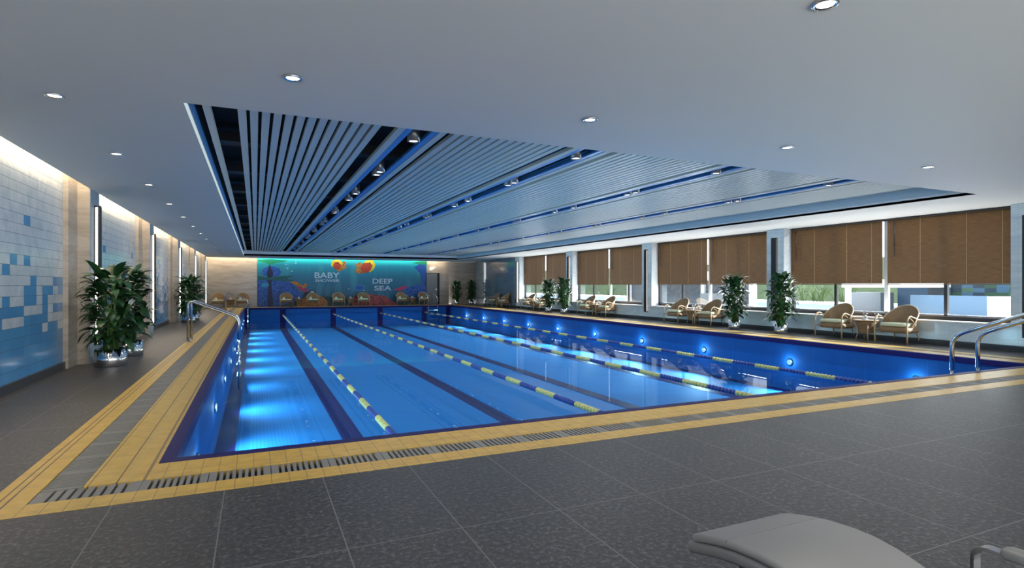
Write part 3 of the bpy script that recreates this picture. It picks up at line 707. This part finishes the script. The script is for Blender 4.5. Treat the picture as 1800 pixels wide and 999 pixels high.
def make_napkin():
    m = MB(); m.lathe([(.075, 0), (.07, .012), (.035, .02)], seg=18, cap=True)
    n = 7
    for i in range(n):
        a = PI*(i+.5)/n - PI/2
        tip = Vector((.065*math.sin(a), 0, .03+.08*math.cos(a)))
        m.add([(-.012, -.02, .018), (.012, -.02, .018), tuple(tip+Vector((.014, -.012, 0))), tuple(tip+Vector((-.014, -.012, 0))), (-.012, .02, .018), (.012, .02, .018), tuple(tip+Vector((.014, .012, 0))), tuple(tip+Vector((-.014, .012, 0)))],
              [(0, 1, 2, 3), (7, 6, 5, 4), (0, 4, 5, 1), (1, 5, 6, 2), (2, 6, 7, 3), (3, 7, 4, 0)])
    return m.build('folded_napkin', M['cloth'])
def make_glass():
    T = empty('wine_glass')
    m = MB(); m.lathe([(.001, .10), (.028, .115), (.038, .145), (.037, .175), (.033, .20)], seg=16, cap=False); m.build('bowl', mat_glass('drinking_glass', (.90, .94, .96), .9) if 'dg' not in M else M['dg'], T)
    m = MB(); m.lathe([(.034, 0), (.032, .004), (.005, .010), (.004, .10)], seg=14); m.build('glass_stem', M['steel2'], T); return T
M['dg'] = mat_glass('drinking_glass', (.88, .92, .95), 1.0)
C0 = make_chair(); T0 = make_table(); N0 = make_napkin(); G0 = make_glass(); used = set()
def place(src, loc, rz, label, cat, group):
    o = src if src.name not in used and src.get('category') is None else copy_tree(src)
    used.add(src.name); o.location = loc; o.rotation_euler = (0, 0, rz); tag(o, label, cat, group); return o
# towel on seats of the far chairs
def make_towel():
    m = MB()
    m.lathe([(.005, -.075), (.036, -.07), (.04, 0), (.036, .07), (.005, .075)], axis='x', seg=12); m.lathe([(.004, -.055), (.024, -.05), (.027, 0), (.024, .05), (.004, .055)], c=(0, .0, .058), axis='x', seg=10)
    return m.build('rolled_towel', M['cloth'])
W0 = make_towel()
gR = 'rattan armchairs by the windows'; gF = 'rattan armchairs at the far wall'
rp = [(8.74, 'nearest window'), (14.57, 'second nearest window'), (20.4, 'third nearest window'), (26.23, 'farthest window')]
cxs = 13.20
for yc, nm in rp:
    for dy, s in ((.83, 'left'), (-.68, 'right')):
        place(C0, (cxs, yc+dy, 0), -PI/2, f'rattan armchair with pale green cushion, {s} of the pair under the {nm}', 'armchair', gR)
    place(T0, (cxs+.0, yc+.08, 0), 0, f'small round rattan table between the armchairs under the {nm}', 'side table', 'rattan side tables by the windows')
    place(N0, (cxs-.05, yc+.06, .476), PI/2, f'white folded napkin on the rattan table under the {nm}', 'napkin', 'folded napkins on the tables')
    for dy, s in ((.17, 'left'), (-.10, 'right')):
        place(G0, (cxs+.12, yc+dy, .476), 0, f'stemmed wine glass, {s} one on the table under the {nm}', 'wine glass', 'wine glasses on the window tables')
for yy, s in ((31.65, 'left'), (30.2, 'right')):
    place(C0, (13.12, yy, 0), -PI/2, f'rattan tub armchair against the polished grey marble wall, {s} one of the pair', 'armchair', 'rattan armchairs by the marble wall')
place(T0, (13.15, 30.95, 0), 0, 'small rattan table between the armchairs against the polished grey marble wall', 'side table', None)
place(N0, (13.1, 30.95, .476), PI/2, 'white folded napkin on the table by the polished grey marble wall', 'napkin', 'folded napkins on the tables')
far = [((-1.95, -.68), -1.315, 'pair left of the mural'), ((1.68, 3.2), 2.41, 'pair before the blue coral mural'), ((4.7, 6.23), 5.46, 'pair before the mural centre'), ((8.69, 10.16), 9.42, "pair before the mural's right end")]
for (a, b_), tx, nm in far:
    for xx, s in ((a, 'left'), (b_, 'right')):
        place(C0, (xx, 36.72, 0), 0, f'brown rattan armchair, {s} one of the {nm}', 'armchair', gF)
        place(W0, (xx-.13, 36.66, .495), .2, f'white towel on the {s} armchair of the {nm}', 'towel', 'rolled towels on the far armchairs')
    place(T0, (tx, 36.8, 0), 0, f'small rattan table of the {nm}', 'side table', 'rattan side tables at the far wall')
    place(N0, (tx, 36.78, .476), 0, f'white napkin on the table of the {nm}', 'napkin', 'folded napkins on the tables')

# ------------------------------------------------------------------ potted plants
def make_plant(seed, H=1.66, R=.46, pr=.225, ph=.28, n=185, fl=9):
    rnd = random.Random(seed); T = empty('potted_plant')
    m = MB(); m.lathe([(pr-.01, 0), (pr, .01), (pr, ph), (pr-.012, ph), (pr-.014, ph-.05)], seg=32, cap=False); m.lathe([(pr-.01, 0.0), (.001, 0.001)], seg=32, cap=False); m.build('pot', M['chrome'], T)
    m = MB(); m.lathe([(.001, ph-.03), (pr-.015, ph-.05)], seg=24, cap=False); m.build('soil', M['soil'], T)
    ms = MB(); ml = MB(); mf = MB()
    def leaf(mb, base, dirv, L, Wd, droop, twist=0):
        d = Vector(dirv).normalized(); side = d.cross(Vector((0, 0, 1)));
        if side.length < .01: side = Vector((1, 0, 0))
        side.normalize(); up = side.cross(d)
        side = side*math.cos(twist) + up*math.sin(twist)
        P = Vector(base); nu = 7; vs = []; cur = d.copy()
        for i in range(nu+1):
            t = i/nu; wd = Wd*(math.sin(PI*min(1, t*.92+.08))**.8)*(1-.25*t)
            if i == nu: wd = .002
            fold = up*(.18*wd)
            vs += [P - side*wd + fold, P.copy(), P + side*wd + fold]
            cur = (cur + Vector((0, 0, -droop))*(1.0/nu)*1.6).normalized(); P = P + cur*(L/nu)
        fs = []
        for i in range(nu):
            a = i*3; fs += [(a, a+1, a+4, a+3), (a+1, a+2, a+5, a+4)]
        mb.add(vs, fs, True)
    for i in range(n):
        zt = ph + .10 + (H-ph-.28)*(i/(n-1))**.85; f = (zt-ph)/(H-ph)
        ang = rnd.uniform(0, 2*PI); prof = (.35+.65*math.sin(PI*min(1, .12+f*.80)))*R*.62
        r0 = prof*rnd.uniform(.15, 1.0)
        base = Vector((r0*math.cos(ang), r0*math.sin(ang), zt)); out = rnd.uniform(.45, 1.3)*(1.15-f*.7)
        dirv = (math.cos(ang)*out, math.sin(ang)*out, rnd.uniform(.15, .9)+f*.5)
        L = rnd.uniform(.22, .36)*(1.0 if f < .85 else 1.1); leaf(ml, base, dirv, L, rnd.uniform(.055, .088), rnd.uniform(.7, 1.8), rnd.uniform(-.5, .5))
        if i % 4 == 0:
            b0 = Vector((rnd.uniform(-.10, .10), rnd.uniform(-.10, .10), ph-.04)); mid = (b0+base)/2 + Vector((-.03*math.cos(ang), -.03*math.sin(ang), .04)); ms.tube([b0, mid, base], [.011, .008, .004], 6)
    for i in range(fl):
        ang = rnd.uniform(0, 2*PI); zt = rnd.uniform(.75, H-.25); r0 = R*rnd.uniform(.7, .95); base = Vector((r0*math.cos(ang), r0*math.sin(ang), zt))
        leaf(mf, base, (math.cos(ang)*.5, math.sin(ang)*.5, .8), .13, .035, .3)
        ms.tube([(0, 0, ph), (r0*.5*math.cos(ang), r0*.5*math.sin(ang), zt*.7), base], .004, 5)
    ms.build('stems', M['stem'], T); ml.build('foliage', M['leaf'], T, recalc=False); mf.build('flowers', M['flower'], T, recalc=False)
    return T
PA = make_plant(3); PB = make_plant(11); PS = make_plant(5, 1.66, .44, .17, .27, 185, 14)
gp = 'leafy plants in chrome pots'
place(PA, (-2.12, 10.98, 0), .3, 'tall leafy plant in round chrome pot, the nearest one by the left wall', 'potted plant', gp)
place(PB, (-2.12, 12.40, 0), 2.1, 'tall leafy plant in chrome pot, just behind the nearest one by the left wall', 'potted plant', gp)
place(PA, (-2.12, 22.55, 0), 1.3, 'leafy plant in chrome pot farther along the left wall, nearer of the two', 'potted plant', gp)
place(PB, (-2.12, 24.05, 0), .6, 'leafy plant in chrome pot farther along the left wall, farther of the two', 'potted plant', gp)
place(PS, (12.86, 12.55, 0), .2, 'leafy plant in small chrome pot left of the nearest full window pier', 'potted plant', gp)
place(PS, (12.86, 10.92, 0), 2.2, 'leafy plant in small chrome pot with white flowers, right of the nearest full window pier', 'potted plant', gp)
place(PS, (12.9, 24.25, 0), 4.0, 'leafy plant in small pot by the far window pier, left one of the two', 'potted plant', gp)
place(PS, (12.9, 22.75, 0), 5.2, 'leafy plant in small pot by the far window pier, right one of the two', 'potted plant', gp)
place(PS, (12.40, 36.5, 0), 1.0, 'dark leafy plant in the far right corner, left one of the two', 'potted plant', gp)
place(PS, (13.35, 36.2, 0), 3.3, 'dark leafy plant in the far right corner, partly behind the marble wall', 'potted plant', gp)

# ------------------------------------------------------------------ lounger at the lower right
Lg = empty('lounge_chair', (1.91, 1.2, 0)); tag(Lg, 'light grey padded lounge chair in the lower right foreground, footrest towards the pool', 'lounge chair')
def lp_(name, mb, mat, label=None):
    o = mb.build(name, mat); o.parent = Lg; o.matrix_parent_inverse = Matrix.Translation(-Lg.location)
    if label: o['label'] = label
    return o
prof = [(1.835, .268), (1.80, .283), (1.70, .309), (1.60, .327), (1.50, .336), (1.42, .336), (1.33, .324), (1.24, .300), (1.12, .262), (.98, .215), (.80, .185), (.60, .18), (.40, .20), (.25, .26), (.05, .42), (-.15, .62), (-.30, .76)]
def sweep(x0, x1, prof, th, r=.012, seam=()):
    m = MB(); n = len(prof); vs = []
    # cross-section: rounded rectangle of thickness th hanging below the profile
    cs = [(0, -th+r), (0, -r), (r*.3, -r*.3), (r, 0)]; pts = [(x0+a, b) for a, b in cs] + [(x1-a, b) for a, b in reversed(cs)] + [(x1-r, -th), (x0+r, -th)]
    k = len(pts)
    for i, (y, z) in enumerate(prof):
        y0, z0 = prof[max(i-1, 0)]; y1, z1 = prof[min(i+1, n-1)]; t = Vector((0, y1-y0, z1-z0)).normalized(); nn = Vector((0, t.z, -t.y));
        if nn.z < 0: nn = -nn
        dz = -.004 if i in seam else 0
        for (x, h) in pts: vs.append((x, y+nn.y*(h+dz*(h > -.02)), z+nn.z*(h+dz*(h > -.02))))
    fs = []
    for i in range(n-1):
        for j in range(k):
            jj = (j+1) % k; fs.append((i*k+j, i*k+jj, (i+1)*k+jj, (i+1)*k+j))
    m.add(vs, fs, True); m.add(vs[:k], [tuple(range(k))]); m.add(vs[(n-1)*k:], [tuple(range(k))[::-1]]); return m
LX0, LX1 = 1.645, 2.175
lp_('footrest_cushion', sweep(LX0, LX1, prof[:3]+[(1.652, .3185)], .034), M['leather'])
lp_('seat_cushion', sweep(LX0, LX1, [(1.648, .319)]+prof[3:13], .034), M['leather'])
lp_('back_cushion', sweep(LX0, LX1, prof[12:], .05), M['leather'])
pr2 = [(y+(.02 if i == 0 else 0), z-.036) for i, (y, z) in enumerate(prof)]
lp_('shell', sweep(LX0-.004, LX1+.004, pr2, .045), M['leather2'])
for x in (LX0+.06, LX1-.06):
    for y, z in ((1.62, .252), (.62, .12)):
        m = MB(); m.tube([(x, y, 0), (x, y, z)], .014, 8); lp_('leg', m, M['steel'])
for s, x in ((-1, 1.40), (1, 2.40)):
    if s < 0: x = LX0-.05; continue
    m = MB(); P = [(x, 1.195, 0), (x, 1.195, .30)] + arc((x, 1.195, .30), (x, 1.195, .352), (x, 1.15, .354), 5) + [(x, .72, .354)] + arc((x, .62, .354), (x, .55, .354), (x, .55, .30), 5) + [(x, .55, 0)]
    for a, b in ((0, 1),):
        n = len(P); vs = []
        w, t = .022, .006
        for i, p in enumerate(P):
            p = Vector(p); q = Vector(P[min(i+1, n-1)]) - Vector(P[max(i-1, 0)]); q.normalize(); nn = Vector((0, -q.z, q.y))
            vs += [p + Vector((-w, 0, 0)) - nn*t, p + Vector((w, 0, 0)) - nn*t, p + Vector((w, 0, 0)) + nn*t, p + Vector((-w, 0, 0)) + nn*t]
        fs = []
        for i in range(n-1):
            for j in range(4): jj = (j+1) % 4; fs.append((i*4+j, i*4+jj, (i+1)*4+jj, (i+1)*4+j))
        m.add(vs, fs)
    lp_('arm_frame', m, M['steel'])
    m = MB(); m.rbox(x-.032, x+.032, .66, 1.11, .348, .380, .014, 3); lp_('arm_pad', m, M['leather'])
    m = MB(); m.box(LX1-.02, x, .86, .90, .12, .13); m.box(x-.02, x, .86, .90, .12, .35); lp_('arm_bracket', m, M['steel'])

# ------------------------------------------------------------------ outside the windows
tag(B('terrace', M['terrace'], (WRX+.45, 20.9, -6, 110, 0, .3)), 'sunlit white stone terrace outside the windows', 'terrace', kind='structure')
tag(B('outdoor_pool', M['outwater'], (20.9, 27.5, -6, 110, 0, .26)), 'long strip of blue outdoor pool beyond the terrace', 'outdoor pool')
tag(B('garden_kerb', M['outwhite'], (27.5, 31, -6, 110, 0, .33)), 'white stone kerb between the outdoor pool and the grass bank', 'kerb', kind='structure')
m = MB(); m.grid(lambda u, v: (31+9*u, -6+116*v, .3+3.2*u+.25*math.sin(v*40)*u), 8, 60); g = m.build('grass_bank', M['hedge'], recalc=False); tag(g, 'green grass bank rising beyond the outdoor pool', 'grass', kind='stuff')
# pavilion opposite the second window
Pv = empty('garden_pavilion', (21, 21, .3)); tag(Pv, 'white framed pavilion with dark glass walls seen through the second nearest window', 'pavilion')
def pv(name, mat, *bx):
    m = MB()
    for b_ in bx: m.box(*b_)
    o = m.build(name, mat); o.parent = Pv; o.matrix_parent_inverse = Matrix.Translation(-Pv.location)
pv('roof_slab', M['outwhite'], (18.0, 22.0, 16.6, 25.0, 1.50, 1.9))
pv('post', M['outwhite'], (18.0, 18.2, 24.7, 25.0, .3, 1.5)); pv('post', M['outwhite'], (18.0, 18.2, 19.3, 19.5, .3, 1.5)); pv('post', M['outwhite'], (18.0, 18.2, 16.6, 16.8, .3, 1.5))
pv('glass_wall', M['outdark'], (18.1, 18.15, 19.5, 24.7, .3, 1.5), (18.1, 18.15, 16.8, 19.3, .3, 1.5))
pv('counter', M['outgrey'], (17.6, 17.95, 17.2, 19.1, .3, .95))
# low buildings opposite the nearest window
Bd = empty('pool_house', (24, 12, .3)); tag(Bd, 'low pool house with mosaic band and pale panels seen through the nearest window', 'building')
def bd(name, mat, *bx):
    m = MB()
    for b_ in bx: m.box(*b_)
    o = m.build(name, mat); o.parent = Bd; o.matrix_parent_inverse = Matrix.Translation(-Bd.location)
bd('mosaic_wall', M['checker'], (22.4, 22.6, 4.0, 11.9, .3, 1.6))
bd('pale_panel', M['outpanel'], (20.6, 20.7, 9.95, 12.2, .3, .96)); bd('white_block', M['outwhite'], (19.9, 20.5, 3.2, 9.6, .3, .96))
bd('roof_edge', M['outwhite'], (19.6, 24.0, 11.9, 14.0, 1.22, 1.5)); bd('dark_opening', M['outdark'], (22.3, 22.5, 11.9, 12.6, .3, 1.22)); bd('grey_wall', M['outpanel'], (22.35, 22.5, 12.6, 13.7, .3, 1.22)); bd('post', M['outwhite'], (19.7, 19.85, 13.8, 13.95, .3, 1.22))
tag(B('planter_box', M['outgrey'], (21.5, 22.3, 13.8, 14.95, .26, 1.02)), 'grey rectangular planter box on the terrace behind the nearest window', 'planter')
for i, (x, y) in enumerate([(30.6, 24.6), (30.6, 23.2), (30.6, 21.8), (30.6, 45.0), (30.6, 41), (30.6, 52)]):
    rnd = random.Random(40+i); m = MB()
    for k in range(18):
        a = rnd.uniform(0, 2*PI); l = rnd.uniform(.6, 1.1); b_ = Vector((x+rnd.uniform(-.25, .25), y+rnd.uniform(-.4, .4), .33)); t = b_+Vector((math.cos(a)*.55, math.sin(a)*.7, l)); mid = (b_+t)/2+Vector((0, 0, .25)); m.tube([b_, mid, t], [.03, .035, .003], 4)
    o = m.build('ornamental_grass', plain('bright_grass_blade', (.045, .085, .012), .6) if i == 0 else bpy.data.materials['bright_grass_blade'])
    tag(o, f'tuft of long bright green grass beyond the outdoor pool, {ORD[i]} tuft from the right in the photo', 'grass tuft', 'grass tufts beyond the outdoor pool')

# ------------------------------------------------------------------ light
def area(name, loc, dirv, sx, sy, e, color, spread=PI):
    l = bpy.data.lights.new(name, 'AREA'); l.shape = 'RECTANGLE'; l.size = sx; l.size_y = sy; l.energy = e; l.color = color; l.spread = spread
    o = bpy.data.objects.new(name, l); col.objects.link(o); o.location = loc; o.rotation_euler = Vector(dirv).to_track_quat('-Z', 'Y').to_euler(); return o
warm = (1, .80, .56)
# cove strips above the left and far walls (long axis along the wall)
for k in range(7):
    y = PIT*k+PIT/2
    l = area('cove_strip', (-2.60, y, 3.20), (-.0, 0, -1), .10, PIT-.7, 40, warm); l.rotation_euler = (0, 0, 0)
l = area('cove_strip', (-1.0, 37.0, 3.2), (0, 0, -1), 2.8, .1, 40, warm); l.rotation_euler = (0, 0, 0)
l = area('cove_strip', (5.3, 37.0, 3.2), (0, 0, -1), 10.2, .1, 60, (.85, .95, 1)); l.rotation_euler = (0, 0, 0)
l = area('cove_strip', (11.1, 37.0, 3.2), (0, 0, -1), 1.0, .1, 18, warm); l.rotation_euler = (0, 0, 0)
# added fill lamps at each window sill, aimed up to brighten the ceiling
for k in bays:
    yc = PIT*(k+.5); area('window_daylight', (WRX+.30, yc, .60), (-.55, 0, 1), 4.8, .25, 110, (.90, .96, 1))
sun = bpy.data.lights.new('sun', 'SUN'); sun.energy = 14.0; sun.angle = .01; sun.color = (1, .95, .86); so = bpy.data.objects.new('sun', sun); col.objects.link(so)
so.rotation_euler = Vector((-1, .75, -.62)).to_track_quat('-Z', 'Y').to_euler()
def down(x, y, z, e, color, ang=150):
    l = bpy.data.lights.new('lamp_beam', 'SPOT'); l.energy = e; l.color = color; l.spot_size = math.radians(ang); l.spot_blend = 1; l.shadow_soft_size = .05
    o = bpy.data.objects.new('lamp_beam', l); col.objects.link(o); o.location = (x, y, z)
for c in C4:
    for i in range(10): down(c, 6.55+2.72*i, ZS-.06, 58, (.88, .95, 1))
for x, y, t in pts: down(x, y, ZC-.03, 32, (1, .95, .88))
wd = bpy.data.worlds.new('sky'); scene.world = wd; wd.use_nodes = True; bg = wd.node_tree.nodes['Background']; bg.inputs[0].default_value = (.90, .94, .97, 1); bg.inputs[1].default_value = 3.5

# ------------------------------------------------------------------ camera and colour
cam = bpy.data.cameras.new('camera'); cam.sensor_width = 36; cam.lens = 998/1800*36; cam.shift_y = 2/1800; cam.clip_start = .05; cam.clip_end = 200
co = bpy.data.objects.new('camera', cam); col.objects.link(co); co.location = (0, 0, CAM_H); co.rotation_euler = (PI/2, 0, -th); scene.camera = co
vs = scene.view_settings; vs.view_transform = 'Standard'; vs.look = 'None'; vs.exposure = .25; vs.gamma = 1; vs.use_curve_mapping = False
scene.cycles.sample_clamp_indirect = 3; scene.cycles.max_bounces = 8; scene.cycles.transparent_max_bounces = 12; scene.cycles.caustics_reflective = False; scene.cycles.caustics_refractive = False
try: scene.cycles.use_denoising = True
except Exception: pass
